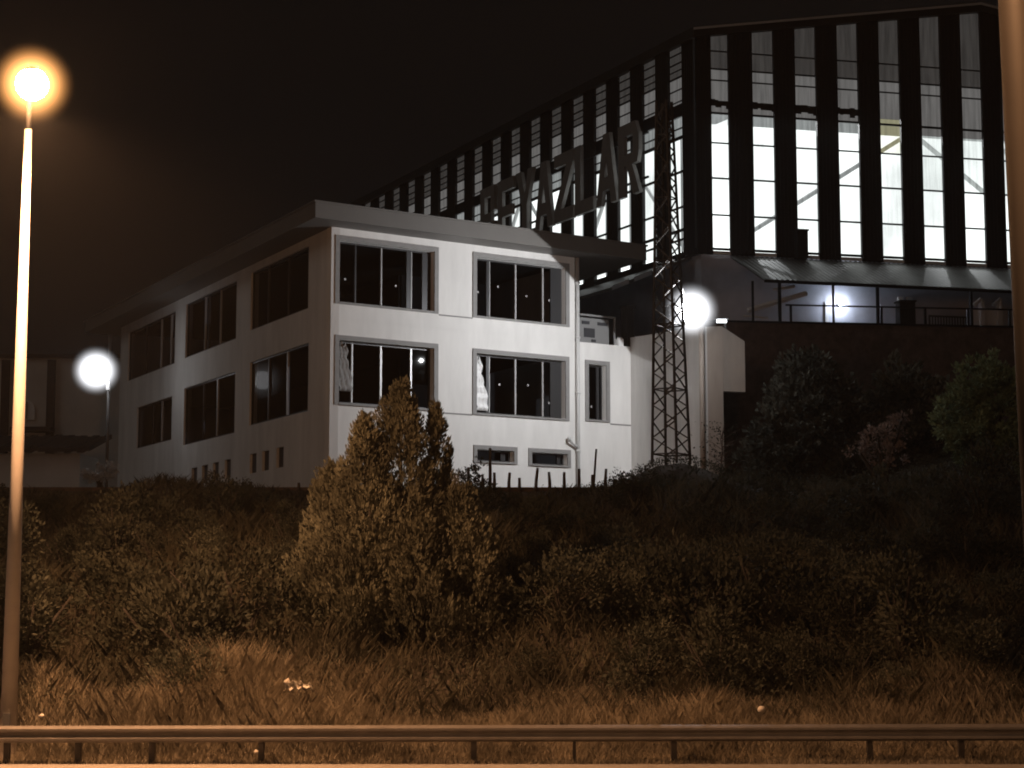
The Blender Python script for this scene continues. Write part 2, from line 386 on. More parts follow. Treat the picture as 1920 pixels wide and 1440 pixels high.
# windows
def window(fr, o, mulls, trim, th=.24, stick=()):
    gm = M['glass_side'] if fr is FL else M['glass']
    if fr is FL: th = .07
    a, b, c, d = o
    m = MB(); fw = .06
    m.fbox(fr, a+.002, a+fw, -th-.07, -th, c+.002, d-.002); m.fbox(fr, b-fw, b-.002, -th-.07, -th, c+.002, d-.002)
    m.fbox(fr, a+fw, b-fw, -th-.07, -th, c+.002, c+fw); m.fbox(fr, a+fw, b-fw, -th-.07, -th, d-fw, d-.002)
    w = m.build('window', M['alu'], bld)
    m = MB(); gq = [fr.pt(a+fw,-th-.03,c+fw), fr.pt(b-fw,-th-.03,c+fw), fr.pt(b-fw,-th-.03,d-fw), fr.pt(a+fw,-th-.03,d-fw)]; m.poly(gq if fr is FR else gq[::-1]); m.build('pane', gm, w)
    for su, sz in stick:
        m = MB(); uu = a+(b-a)*su; zz = c+(d-c)*sz; m.fbox(fr, uu-.035, uu+.035, -th-.028, -th-.022, zz-.035, zz+.035); m.build('sticker', M['mull'], w)
    for k, wd, mm in mulls:
        u = a+(b-a)*k; m = MB(); m.fbox(fr, u-wd/2, u+wd/2, -th-.055, -th+.03, c+fw+.002, d-fw-.002); m.build('mullion', M[mm], w)
    if trim:
        m = MB(); q = trim
        m.fbox(fr, a-q, a-.001, .003, .05, c-q*.45, d+q); m.fbox(fr, b+.001, b+q, .003, .05, c-q*.45, d+q)
        m.fbox(fr, a-.001, b+.001, .003, .05, d+.001, d+q); m.build('surround', M['trim'], w)
        m = MB(); m.fbox(fr, a-.001, b+.001, .003, .07, c-q*.45, c-.001); m.build('sill', M['trim'], w)
    return w
MU = [(.33,.04,'alu'),(.47,.05,'mull'),(.78,.16,'alu'),(.80,.03,'mull')]
MU2 = [(.16,.12,'alu'),(.18,.03,'mull'),(.47,.06,'mull'),(.78,.06,'mull'),(.93,.5,'alu')]
window(FR, RW[0], [(.2,.05,'alu'),(.47,.04,'mull'),(.76,.18,'alu'),(.79,.03,'mull'),(.95,.35,'alu')], .17, stick=((.1,.4),(.63,.38)))
window(FR, RW[1], MU2, .17, stick=((.06,.43),(.28,.56),(.6,.45),(.86,.42)))
window(FR, RW[2], [(.17,.05,'mull'),(.47,.07,'mull'),(.79,.06,'mull')], .17)
window(FR, RW[3], MU2, .17, stick=((.3,.52),(.62,.55),(.86,.27)))
window(FR, RW[4], [(.72,.12,'alu')], .16, stick=((.4,.25),))
window(FR, RW[5], [(.8,.2,'alu')], .15); window(FR, RW[6], [(.85,.15,'alu')], .15)
for i, o in enumerate(LW):
    ml = [[(.35,.06,'alu'),(.7,.08,'alu')], [(.32,.06,'mull'),(.55,.10,'alu'),(.62,.06,'mull')], [(.1,.10,'mull'),(.3,.12,'mull'),(.62,.06,'alu')],
          [(.36,.09,'mull'),(.68,.06,'alu')], [(.35,.10,'mull'),(.62,.07,'alu')], [(.3,.10,'mull'),(.55,.08,'alu')]][i]
    window(FL, o, ml, 0)
for o in LB:
    m = MB(); m.fbox(FL, o[0]+.002, o[1]-.002, -.2, -.1, o[2]+.002, o[3]-.002); m.build('cellar_hatch', M['acdark'], bld)
# grooves between storeys, corner strip
for z, u0, u1 in ((13.30, 4.41, 5.84), (9.76, 4.41, 5.84), (9.76, 12.12, 13.1)):
    m = MB(); m.fbox(FR, u0, u1, .002, .02, z-.03, z+.02); m.build('ledge_strip', M['trim'], bld)
# roof: fascia box with overhang
OV = 1.08
ur_end = FR.uz(1212, 470, OV)[0]
rf = MB()
lo = plan(OV, OV, ur_end, LE+2.6, 16.025); hi = [(x, y, 16.56) for x, y, z in lo]; rf.prism(lo, hi); roof = rf.build('roof', M['fascia'], bld)
m = MB(); b = plan(OV+.05, OV+.05, ur_end+.05, LE+2.65, 16.562); m.prism(b, [(x, y, 16.62) for x, y, z in b]); m.build('roof_edge', M['fascia'], roof)
# down pipe
m = MB(); m.tube([FR.pt(10.52, .1, 6.2), FR.pt(10.52, .1, 16.0)], .075, 10)
for z in (8.6, 10.8, 12.9, 15.0): m.tube([FR.pt(10.52,.1,z), FR.pt(10.52,.1,z+.08)], .1, 10)
pp = m.build('downpipe', M['pipe'], bld)
m = MB(); m.tube([FR.pt(10.52,.12,8.75), FR.pt(10.05,.2,9.02)], .05, 8); m.tube([FR.pt(10.05,.2,9.0), FR.pt(10.05,.2,9.16)], .07, 8); m.build('branch_pipe', M['pipe'], pp)
# plastic sheeting hanging in the windows
def hanging(fr, u0, u1, z0, z1, o, label, taper):
    m = MB(); nu, nz = 8, 14
    for j in range(nz+1):
        for i in range(nu+1):
            s, q = i/nu, j/nz; wv = 1-taper*max(0, q-.15)
            m.v.append(fr.pt(u0+(u1-u0)*s*wv+.03*math.sin(j*1.7), o+.05*math.sin(i*2.1+j*.8)+.03*math.sin(j*2.3), z0+(z1-z0)*q-.10*math.sin(i*1.3)*(q > .9)))
    for j in range(nz):
        for i in range(nu):
            a = j*(nu+1)+i; m.f.append([a, a+1, a+nu+2, a+nu+1]); m.sm.append(True)
    o = m.build('plastic_sheet', M['plastic'], None, fr.pt(u0, o, z0)); sol = o.modifiers.new('thick', 'SOLIDIFY'); sol.thickness = .01
    tag(o, label, 'plastic sheet'); return o
hanging(FR, 6.1, 6.62, 9.95, 11.85, -.12, 'torn white plastic sheet hanging in the brightest lower window', .85)
hanging(FR, .4, .95, 10.3, 11.95, -.12, 'dull crumpled plastic sheet in the lower window behind the conifer', .6).data.materials[0] = M['trim']

# outdoor air conditioning unit on the terrace
ab = FR.pt(11.6, -.7, 12.81)
ac = thing('air_conditioner', 'grey outdoor air conditioning unit with dark slots on the terrace', 'air conditioner', ab)
m = MB(); m.fbox(FR, 10.72, 12.45, -1.2, -.5, 12.87, 13.85); m.build('casing', M['acbody'], ac)
for k in range(4):
    m = MB(); m.fbox(FR, 10.80, 11.02, -.497, -.47, 12.99+k*.2, 13.11+k*.2); m.build('slot', M['acdark'], ac)
for a, b, c, d in ((11.15,11.5,13.6,13.72),(11.9,12.35,13.6,13.72),(11.25,11.75,13.1,13.45),(11.6,11.8,12.93,13.03)):
    m = MB(); m.fbox(FR, a, b, -.497, -.46, c, d); m.build('grille', M['acdark'], ac)
for u in (10.9, 12.2): m = MB(); m.fbox(FR, u, u+.1, -1.15, -.55, 12.80, 12.868); m.build('foot', M['acdark'], ac)
m = MB(); m.fbox(FR, 10.62, 12.6, -.3, -.25, 13.88, 13.95); m.fbox(FR, 10.62, 10.68, -.3, -.25, 12.815, 13.88); m.fbox(FR, 12.52, 12.58, -.3, -.25, 12.815, 13.88)
tag(m.build('terrace_railing', M['acbody'], None, FR.pt(10.6, -.3, 12.81)), 'thin pale handrail in front of the terrace air conditioner', 'railing')
wb = FR.pt(12.75, -.2, 12.82)
m = MB(); m.fbox(FR, 12.62, 12.86, -.3, -.1, 12.815, 13.1); m.fbox(FR, 12.66, 12.82, -.26, -.14, 13.1, 13.16); tag(m.build('junction_box', M['white'], None, wb), 'small white box at the terrace edge beside the dark post', 'box')
m = MB(); m.fbox(FR, 13.0, 13.35, -.45, -.05, 12.82, 14.35); m.fbox(FR, 12.95, 13.4, -.5, 0, 14.35, 14.42); tag(m.build('terrace_post', M['roofing'], None, FR.pt(13.1, -.2, 12.8)), 'dark upright post at the right end of the terrace', 'post')

# ------------------------------------------------------------------ big hall with striped facade
HC = at(1308, 62, 85)
HR = Frame(HC, azim(15000)); HL = Frame(HC, azim(-800), True)
hall = thing('factory_hall', 'huge dark hall with vertical black stripes and brightly lit translucent panels', 'building', (HC.x, HC.y, 14.0))
ZE, ZS = 29.5, 19.2
def rtop(u): return ZE+(2.36*u/14.42 if u < 14.42 else 2.36-2.36*(u-14.42)/14.42)
# lit interior seen through the sheets
m = MB(); m.poly([HR.pt(.8,-2.2,19.3), HR.pt(28,-2.2,19.3), HR.pt(28,-2.2,25.8), HR.pt(.8,-2.2,25.8)]); m.build('lit_interior', M['liner'], hall)
m = MB(); m.poly([HL.pt(.9,-2.2,19.3), HL.pt(44,-2.2,19.3), HL.pt(44,-2.2,25.85), HL.pt(.9,-2.2,25.85)]); m.build('lit_interior', M['liner'], hall)
# panes and stripes, gable side
pr = [1.02+2.16*k for k in range(13)]; pw = .535
for k, u in enumerate(pr):
    a, b = (u-.44, u+.43) if k == 0 else (u-pw, u+pw)
    top = min(rtop(a), rtop(b))-.02
    zl = 24.35 if k == 4 else 22.64 if k > 4 else 25.72
    if k > 4: m = MB(); m.poly([HR.pt(a-.1,-.02,22.65), HR.pt(b+.1,-.02,22.65), HR.pt(b+.1,-.02,25.3), HR.pt(a-.1,-.02,25.3)]); m.build('half_lit_pane', M['half'], hall)
    m = MB(); m.poly([HR.pt(a-.1,-.02,19.28), HR.pt(b+.1,-.02,19.28), HR.pt(b+.1,-.02,zl), HR.pt(a-.1,-.02,zl)]); m.build('lit_pane', M['lit'], hall)
    if k == 4:
        m = MB(); m.poly([HR.pt(a-.1,-.02,24.36), HR.pt(b+.1,-.02,24.36), HR.pt(b+.1,-.02,26.0), HR.pt(a-.1,-.02,26.0)]); m.build('yellow_pane', M['lit_yellow'], hall)
    z0 = 25.73 if k < 4 else 26.01 if k == 4 else 25.31
    m = MB(); m.poly([HR.pt(a-.1,-.02,z0), HR.pt(b+.1,-.02,z0), HR.pt(b+.1,-.02,27.85), HR.pt(a-.1,-.02,27.85)]); m.build('dim_pane', M['dim'], hall)
    m = MB(); m.poly([HR.pt(a-.1,-.02,27.86), HR.pt(b+.1,-.02,27.86), HR.pt(b+.1,-.02,top), HR.pt(a-.1,-.02,top)]); m.build('upper_pane', M['dimmer'], hall)
def stripe(fr, a, b, top_a, top_b, z0, th=.16):
    m = MB(); c = [fr.pt(a,0,z0), fr.pt(b,0,z0), fr.pt(b,th,z0), fr.pt(a,th,z0), fr.pt(a,0,top_a), fr.pt(b,0,top_b), fr.pt(b,th,top_b), fr.pt(a,th,top_a)]
    m.hexa(c)
    n = 6                                                          # shallow standing ribs on the cladding
    for i in range(n):
        u = a+(b-a)*(i+.5)/n; m.fbox(fr, u-.03, u+.03, th+.001, th+.03, z0+.02, min(top_a, top_b)-.05)
    m.build('dark_stripe', M['dark_clad'], hall)
edges = [(-.16, pr[0]-.44)]
for k in range(len(pr)-1): edges.append((pr[k]+(.43 if k == 0 else pw), pr[k+1]-pw))
for a, b in edges: stripe(HR, a, b, rtop(max(a,0))-.05, rtop(b)-.05, 19.0)
# panes and stripes, long side
pl = [1.85+2.425*k for k in range(20)]; plw = .64
for k, u in enumerate(pl):
    a, b = u-plw, u+plw
    m = MB(); m.poly([HL.pt(a-.1,-.02,19.4), HL.pt(b+.1,-.02,19.4), HL.pt(b+.1,-.02,25.85), HL.pt(a-.1,-.02,25.85)]); m.build('lit_pane', M['lit'], hall)
    m = MB(); m.poly([HL.pt(a-.1,-.02,26.5), HL.pt(b+.1,-.02,26.5), HL.pt(b+.1,-.02,27.8), HL.pt(a-.1,-.02,27.8)]); m.build('dim_pane', M['dim'], hall)
    m = MB(); m.poly([HL.pt(a-.1,-.02,27.81), HL.pt(b+.1,-.02,27.81), HL.pt(b+.1,-.02,29.3), HL.pt(a-.1,-.02,29.3)]); m.build('upper_pane', M['dimmer'], hall)
stripe(HL, .17, pl[0]-plw, ZE-.05, ZE-.05, 19.0)
for k in range(len(pl)-1): stripe(HL, pl[k]+plw, pl[k+1]-plw, ZE-.05, ZE-.05, 19.0)
# horizontal rails
for z, h in ((25.72,.10),(24.3,.07),(22.62,.08),(20.88,.08),(19.27,.12),(27.3,.06),(27.84,.07),(28.7,.06)):
    m = MB(); m.fbox(HR, .2, 28.4, .006, .07, z-h/2, z+h/2); m.build('rail', M['rail'], hall)
for z, h in ((26.17,.62),(25.3,.07),(24.85,.16),(23.2,.12),(21.5,.10),(20.4,.14),(19.95,.10),(27.8,.08),(28.5,.06),(26.62,.05),(27.2,.05),(28.15,.04),(28.95,.05)):
    m = MB(); m.fbox(HL, .2, 49, .006, .07, z-h/2, z+h/2); m.build('rail', M['rail'], hall)
# ragged torn lining at the change of height on the gable
m = MB()
u = .6
while u < 9:
    w_ = random.uniform(.12, .35); h_ = random.uniform(.12, .5)
    m.fbox(HR, u, u+w_+.01, .075, .10, 26.15-h_*.5, 26.3+random.uniform(0, .12)); u += w_+.012
m.build('torn_lining', M['roofing'], hall)
# diagonal braces behind the sheets
def brace(fr, ua, za, ub, zb, w_=.16):
    m = MB(); m.bar(fr.pt(ua,-.5,za), fr.pt(ub,-.5,zb), w_); m.build('brace', M['brace'], hall)
q = lambda px, py: HR.uz(px, py, -.5)
brace(HR, *q(1408, 435), *q(1693, 258)); brace(HR, *q(1705, 245), *q(1850, 365)); brace(HR, *q(1480, 384), *q(1480, 384+60), .05)
brace(HR, 14.6, 25.6, 27, 19.6)
for k in range(4): brace(HL, 2+11*k, 19.5, 8+11*k, 25.8, .14); brace(HL, 8+11*k, 25.8, 13+11*k, 19.5, .14)
for k in range(20):
    m = MB(); uu = pl[k]+.22; m.fbox(HL, uu-.035, uu+.035, -.35, -.28, 19.4, 25.8); m.build('inner_post', M['rail'], hall)
# roof and plinth walls
m = MB(); H = 52
def roofpts(du, dz): return
g0 = HR.pt(-.35, .35, 0); e = HR.e; lv = HL.e
def rp(u, back, z): return (HC.x+e[0]*u+lv[0]*back, HC.y+e[1]*u+lv[1]*back, z)
fr_ = [rp(-.4,-.35,ZE-.27), rp(14.42,-.35,rtop(14.42)-.25), rp(29.2,-.35,ZE-.27), rp(29.2,-.35,ZE+.2), rp(14.42,-.35,rtop(14.42)+.24), rp(-.4,-.35,ZE+.2)]
m.prism(fr_, [(x+lv[0]*H, y+lv[1]*H, z) for x, y, z in fr_]); m.build('roof', M['roofing'], hall)
m = MB(); tr_ = MB()
for ua, ub in ((-.4,14.42),(14.42,29.2)):
    za, zb = (ZE+.06, rtop(14.42)+.08) if ua < 0 else (rtop(14.42)+.08, ZE+.06)
    tr_.hexa([rp(ua,-.42,za), rp(ub,-.42,zb), rp(ub,-.36,zb), rp(ua,-.36,za), rp(ua,-.42,za+.1), rp(ub,-.42,zb+.1), rp(ub,-.36,zb+.1), rp(ua,-.36,za+.1)])
tr_.build('roof_edge_trim', M['pipe'], hall)
m = MB(); m.fbox(HR, .1, 28.5, -.3, -.12, 13.5, 19.2); m.fbox(HL, .1, 49, -.3, -.12, 6.5, 19.35); m.build('plinth_wall', M['hallwall'], hall)
m = MB(); m.fbox(HR, .1, 28.5, .01, .14, 19.0, 19.17); m.build('sill', M['white'], hall)
m = MB(); m.fbox(HL, .1, 49, .01, .14, 19.0, 19.3); m.build('sill', M['rail'], hall)
# gable canopy: corrugated sloping sheet on posts
eu0, eu1 = 1.4, 28.5
CO, CZ0, CZ1 = 4.3, 18.95, 17.15
m = MB(); n = 220
for i in range(n):
    ua, ub = eu0+(eu1-eu0)*i/n, eu0+(eu1-eu0)*(i+1)/n; za, zb = (.05 if i % 2 else 0), (0 if i % 2 else .05)
    m.poly([HR.pt(ua,.15,CZ0+za), HR.pt(ub,.15,CZ0+zb), HR.pt(ub,CO,CZ1+zb), HR.pt(ua,CO,CZ1+za)])
    m.poly([HR.pt(ua,CO,CZ1-.06), HR.pt(ub,CO,CZ1-.06), HR.pt(ub,.15,CZ0-.06), HR.pt(ua,.15,CZ0-.06)])
cn = m.build('canopy', M['corr'], hall)
m = MB(); m.fbox(HR, eu0, eu1, CO+.01, CO+.06, CZ1-.14, CZ1-.02); m.build('gutter', M['rail'], cn)
for k, u in enumerate((2.2, 6.9, 11.5, 14.4, 18, 23)):
    m = MB(); m.fbox(HR, u-.06, u+.06, CO-.25, CO-.13, 14, CZ1-.07); m.build('canopy_post', M['rail'], hall)
# side canopy at the corner: slab falling away from the long side, pale lit edge
m = MB()
def sl(u, o): return HL.pt(u, o, 18.9-.42*o)
for ua, ub in ((.6, 14),):
    m.hexa([sl(ua,.1), sl(ub,.1), sl(ub,4.4), sl(ua,4.4)]+[tuple(Vector(p)+Vector((0,0,.16))) for p in (sl(ua,.1), sl(ub,.1), sl(ub,4.4), sl(ua,4.4))])
cs = m.build('canopy', M['corr'], hall)
m = MB()
for o0, o1 in ((1.3, 1.65), (1.78, 2.2), (2.28, 3.2), (3.5, 4.35)):
    a = sl(.55, o0); b = sl(.55, o1); m.hexa([a, b, sl(.59, o1), sl(.59, o0)]+[tuple(Vector(p)+Vector((0,0,.22))) for p in (a, b, sl(.59, o1), sl(.59, o0))])
m.build('edge_board', M['white'], cs)
# ground floor panels and doors under the gable canopy
for ua, ub, mt in ((6.2,6.35,'white'),(9.0,11.2,'hallwall'),(11.5,13.6,'corr'),(13.8,15.4,'white')):
    m = MB(); m.fbox(HR, ua, ub, -.11, -.05, 14.05, 16.6 if mt == 'corr' else 17.0); m.build('door_panel', M[mt], hall)
    if mt == 'corr':
        r = MB()
        for i in range(14): uu = ua+.1+(ub-ua-.2)*i/13; r.fbox(HR, uu-.03, uu+.03, -.048, -.02, 14.1, 16.5)
        r.build('panel_ribs', M['hallwall'], hall)
for px in (1688, 1705, 1840, 1872):
    u, z = HR.uz(px, 560); m = MB(); m.fbox(HR, u-.12, u+.12, -.1, .1, 15.4, 17.4); m.build('wall_pier', M['white'], hall)
for px in (1842, 1878):
    a = HR.uz(px-16, 572, 1.5); b = HR.uz(px-2, 560, 1.5); m = MB(); m.bar(HR.pt(a[0],1.5,a[1]), HR.pt(b[0],1.5,b[1]), .13); m.bar(HR.pt(b[0],1.5,b[1]), HR.pt(b[0],1.5,b[1]-.5), .12); m.build('pale_bracket', M['white'], hall)
# pale sloping beams under the canopy near the corner
for (xa, ya, xb, yb, w_) in ((1402,582,1512,550,.17),(1450,543,1490,537,.1),(1394,592,1440,596,.07)):
    a = HR.uz(xa, ya, 3); b = HR.uz(xb, yb, 3); m = MB(); m.bar(HR.pt(a[0],3,a[1]), HR.pt(b[0],3,b[1]), w_); m.build('pale_beam', M['white'], hall)
for uu in (5, 17): spot('hall_lamp', HR.pt(uu, -10.5, 29.0), HR.pt(uu+.5, 2, 18.6), 13500, 120, .3, (.95, .98, 1), .15)
# wall lamp
u, z = HR.uz(1578, 570, .3); p = HR.pt(u, .3, z)
wl = thing('wall_lamp', 'small round white lamp glowing under the canopy of the hall', 'wall lamp', HR.pt(u, -.1, z))
m = MB(); m.fbox(HR, u-.1, u+.1, -.118, .02, z-.08, z+.08); m.fbox(HR, u-.03, u+.03, .02, .18, z-.03, z+.03); m.build('bracket', M['lamp_body'], wl)
m = MB(); m.ball(p, .10, nu=12, nv=8); m.build('bulb', M['bulb'], wl)
# dark cabinet on the canopy by the panes
a = HR.uz(1491, 437, .5)[0]; b = HR.uz(1511, 437, .5)[0]
m = MB(); m.fbox(HR, a, b, .3, .75, 18.9, 20.2); m.fbox(HR, a-.04, b+.04, .26, .79, 20.2, 20.27)
tag(m.build('cabinet', M['black'], None, HR.pt(a, .5, 18.9)), 'black cabinet standing on the canopy before a lit pane', 'cabinet')

# sign letters along the long side
def L_(*polys): return polys
GL = {
 'B': [[(0,0),(.28,0),(.28,1),(0,1)], [(.28,.84),(.72,.84),(.88,.74),(.88,1),(.28,1)], [(.28,.43),(.7,.43),(.7,.58),(.28,.58)], [(.28,0),(.88,0),(.88,.16),(.28,.16)], [(.66,.58),(.92,.6),(.92,.8),(.66,.84)], [(.66,.16),(.97,.16),(.97,.42),(.66,.43)]],
 'E': [[(0,0),(.28,0),(.28,1),(0,1)], [(.28,.82),(.95,.82),(.95,1),(.28,1)], [(.28,.42),(.85,.42),(.85,.58),(.28,.58)], [(.28,0),(.95,0),(.95,.18),(.28,.18)]],
 'Y': [[(.36,0),(.64,0),(.64,.45),(.36,.45)], [(.36,.45),(.64,.45),(.3,1),(0,1)], [(.5,.55),(.64,.45),(1,1),(.7,1)]],
 'A': [[(0,0),(.27,0),(.62,1),(.36,1)], [(.73,0),(1,0),(.66,1),(.5,.7)], [(.3,.2),(.7,.2),(.64,.38),(.36,.38)]],
 'Z': [[(0,.82),(1,.82),(1,1),(0,1)], [(0,0),(1,0),(1,.18),(0,.18)], [(0,.18),(.34,.18),(1,.82),(.66,.82)]],
 'L': [[(0,0),(.3,0),(.3,1),(0,1)], [(.3,0),(.95,0),(.95,.19),(.3,.19)]],
 'R': [[(0,0),(.28,0),(.28,1),(0,1)], [(.28,.83),(.94,.83),(.8,1),(.28,1)], [(.28,.42),(.9,.42),(.98,.58),(.28,.58)], [(.70,.58),(.98,.58),(.98,.83),(.70,.83)], [(.40,.42),(.66,.42),(1,0),(.7,0)]],
}
sg = thing('wall_sign', 'row of tall grey block letters reading BEYAZLAR on the striped wall', 'sign', HL.pt(20, .5, 22.8))
for k, ch in enumerate('BEYAZLAR'):
    ul = 22.3-2.26*k; m = MB(); wd = 2.08; z0, hh = 22.78, 3.62
    for j, poly in enumerate(GL[ch]):
        dpt = .003*j
        bt = [HL.pt(ul-x*wd, .42, z0+y*hh) for x, y in poly]; tp = [HL.pt(ul-x*wd, .62+dpt, z0+y*hh) for x, y in poly]
        m.prism(bt, tp)
    m.build('letter', M['letter'], sg)
m = MB()
for z in (23.5, 25.7): m.fbox(HL, 4.2, 22.6, .2, .30, z-.05, z+.05)
m.build('mounting_rail', M['rail'], sg)

# ------------------------------------------------------------------ retaining walls and terrace
P2 = at(1397, 640, 66.5)
W2 = Frame(P2, (-.8278, -.561), False)      # runs left from the step towards the camera side
# white wall: from the building end forward, then right to the step
a0 = FR.pt(13.14, -.05, 0); b0 = at(1318, 700, 65.5); c0 = at(1397, 700, 66.0); d0 = at(1357, 800, 65.75)
rw = thing('retaining_wall', 'pale stained retaining wall behind the lattice mast', 'wall', (b0.x, b0.y, 6.5))
def vslab(pa, pb, z0a, z1a, z0b, z1b, th=.3):
    d = (Vector(pb[:2])-Vector(pa[:2])).normalized(); n = Vector((-d.y, d.x))*th
    m = MB(); pts = lambda p, z: (p[0], p[1], z)
    q = lambda p, z: (p[0]+n.x, p[1]+n.y, z)
    m.hexa([pts(pa,z0a), pts(pb,z0b), q(pb,z0b), q(pa,z0a), pts(pa,z1a), pts(pb,z1b), q(pb,z1b), q(pa,z1a)])
    return m
zt1 = at(1184, 633, a0[1]).z; zt2 = at(1318, 612, b0.y).z; zt3 = at(1370, 612, 65.8).z
vslab(a0, b0, 6, zt1, 6, zt2).build('wall_panel', M['plaster_side'], rw)
d1 = (d0.x, d0.y); e1 = at(1372, 700, 65.5)
m = vslab((b0.x+.01, b0.y+.01), d1, 6, zt2-.01, 6, zt3)
m.build('wall_panel', M['stain'], rw)
zs = at(1397, 735, 66.0).z; zu = at(1397, 640, 66.0).z
m = vslab((d1[0]+.004, d1[1]+.003), (c0.x, c0.y), zs, zt3-.02, zs, zu); m.build('wall_panel', M['stain'], rw)
m = MB(); q0 = Vector((b0.x, b0.y)); m.tube([(b0.x-.05, b0.y-.12, 6.5), (b0.x-.05, b0.y-.12, zt2+.1)], .1, 8); m.build('corner_pipe', M['stain'], rw)
BW = at(1340, 606, 78.5); EB = azim(28000); BWF = Frame(BW, EB)
m = MB(); m.fbox(BWF, -1.5, 45, -.6, 0, 5, at(1340, 604, 78.5).z); sw = m.build('stone_wall', M['stone'], None, (BW.x, BW.y, 6))
tag(sw, 'dark brown stone retaining wall under the terrace railing', 'wall')
m = MB(); m.fbox(BWF, -1.5, 45, -.63, .04, at(1340, 604, 78.5).z+.001, at(1340, 600, 78.5).z); m.build('coping', M['rail'], sw)
m = MB(); m.fbox(BWF, -1.4, 45, -14, -.64, 6, 14.0); tag(m.build('terrace', M['concrete'], None, (BW.x, BW.y, 6)), kind='structure')
# terrace railing
rz = at(1340, 600, 78.5).z
tr = thing('terrace_railing', 'dark thin railing with posts on top of the brown stone wall', 'railing', BWF.pt(0, -.3, rz))
m = MB(); zr = at(1650, 570, 79).z; m.fbox(BWF, 3.2, 45, -.34, -.28, zr-.04, zr+.03); m.build('top_rail', M['rail'], tr)
for px in (1412, 1483, 1563, 1653, 1735, 1815, 1893):
    u = BWF.uz(px, 590, -.3)[0]; m = MB(); m.fbox(BWF, u-.045, u+.045, -.355, -.265, rz, zr-.041 if px not in (1563, 1412) else zr+1.0); m.build('post', M['rail'], tr)
m = MB(); uu = BWF.uz(1702, 583, -.9)[0]; m.fbox(BWF, uu-.35, uu+.35, -1.5, -.9, 14.0, 16.05); m.fbox(BWF, uu-.4, uu+.4, -1.55, -.85, 16.05, 16.12)
tag(m.build('storage_crate', M['black'], None, BWF.pt(uu, -1.2, 14)), 'dark crate standing behind the terrace railing', 'crate')
lp = at(1353, 602, 65.95)

# ------------------------------------------------------------------ lattice tower with floodlight
TY = 60.3
tb = at(1255, 868, TY); zb = hz(tb.x, TY)-.1; ttop = at(1249, 190, TY).z
tw = thing('lattice_tower', 'slim tapering steel lattice mast carrying the white floodlight', 'tower', (tb.x, TY, zb))
def tcorner(i, z):
    f = (z-zb)/(ttop-zb); r = (.66*(1-f)+.27*f); ang = math.radians((196, 281, 16, 101)[i]); cx = at(1255-7*f, 500, TY).x
    return Vector((cx+r*math.cos(ang), TY+r*math.sin(ang), z))
for i in range(4):
    m = MB(); m.tube([tcorner(i, zb), tcorner(i, ttop)], .045, 4); m.build('leg', M['lattice'], tw)
nb_ = 22
for fc in range(4):
    m = MB()
    for k in range(nb_):
        za = zb+.3+(ttop-zb-.4)*k/nb_; zc = zb+.3+(ttop-zb-.4)*(k+1)/nb_
        i, j = (fc, (fc+1) % 4) if k % 2 else ((fc+1) % 4, fc)
        m.bar(tcorner(i, za), tcorner(j, zc), .042)
        if k % 4 == 0: m.bar(tcorner(i, za), tcorner(j, za), .036)
    m.build('bracing', M['lattice'], tw)
FX = at(1296, 583, 62.5)
fl = thing('floodlight', 'blazing white floodlight on the lattice mast', 'floodlight', FX)
m = MB(); m.ball(FX, .37, .37, .37, 20, 12); m.build('lens', M['flood'], fl)
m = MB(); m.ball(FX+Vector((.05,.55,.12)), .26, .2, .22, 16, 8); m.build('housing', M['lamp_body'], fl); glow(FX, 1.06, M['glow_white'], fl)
m = MB(); m.bar(FX+Vector((-.2,.25,-.45)), tcorner(2, FX.z-.6)+Vector((0,.1,0)), .07); m.bar(FX+Vector((-.2,.25,.35)), tcorner(2, FX.z+.5)+Vector((0,.1,0)), .07); m.build('bracket', M['lattice'], fl)
ft = thing('strip_light', 'short glowing white strip light above the pale wall right of the floodlight', 'light fitting', (lp.x, lp.y, zt3))
m = MB(); m.box(lp.x-.17, lp.x+.17, lp.y-.06, lp.y+.06, lp.z-.045, lp.z+.045); m.build('tube', M['strip'], ft)
m = MB(); m.box(lp.x+.1, lp.x+.16, lp.y-.03, lp.y+.03, zt3-.3, lp.z-.065); m.box(lp.x-.26, lp.x+.26, lp.y-.1, lp.y+.1, lp.z+.065, lp.z+.1); m.build('bracket', M['lamp_body'], ft)

SRC = FX+Vector((-.62,-.1,.05))
bd_dir = Vector(a0)-SRC; bd_dir.z = 0; bd_dir.normalize(); bd_n = Vector((bd_dir.y, -bd_dir.x, 0))
def beam_flag(e1, e2, n, a0_, a1_, b0_, b1_):  # plates added to keep the beam off the retaining wall and mound
    m = MB(); c = [SRC+e1*a+e2*b for a, b in ((a0_,b0_),(a1_,b0_),(a1_,b1_),(a0_,b1_))]
    m.hexa([p+n*.012 for p in c]+[p+n*.03 for p in c]); m.build('added_beam_flag', M['lamp_body'], fl)
beam_flag(bd_dir, Vector((0,0,1)), bd_n, -.22, .34, -.018, .34)
g1 = Vector(FR.pt(1, 0, 7.0))-SRC; g2 = Vector(FR.pt(13.1, 0, 6.9))-SRC
gn = g1.cross(g2).normalized(); gn = gn if gn.z < 0 else -gn
ge = bd_dir-gn*bd_dir.dot(gn); ge.normalize(); gf = gn.cross(ge)
beam_flag(ge, gf, gn, -.34, .34, -.34, .34)
beam_flag(bd_dir, Vector((0,0,1)), bd_n, -.22, .34, -.40, -.055)
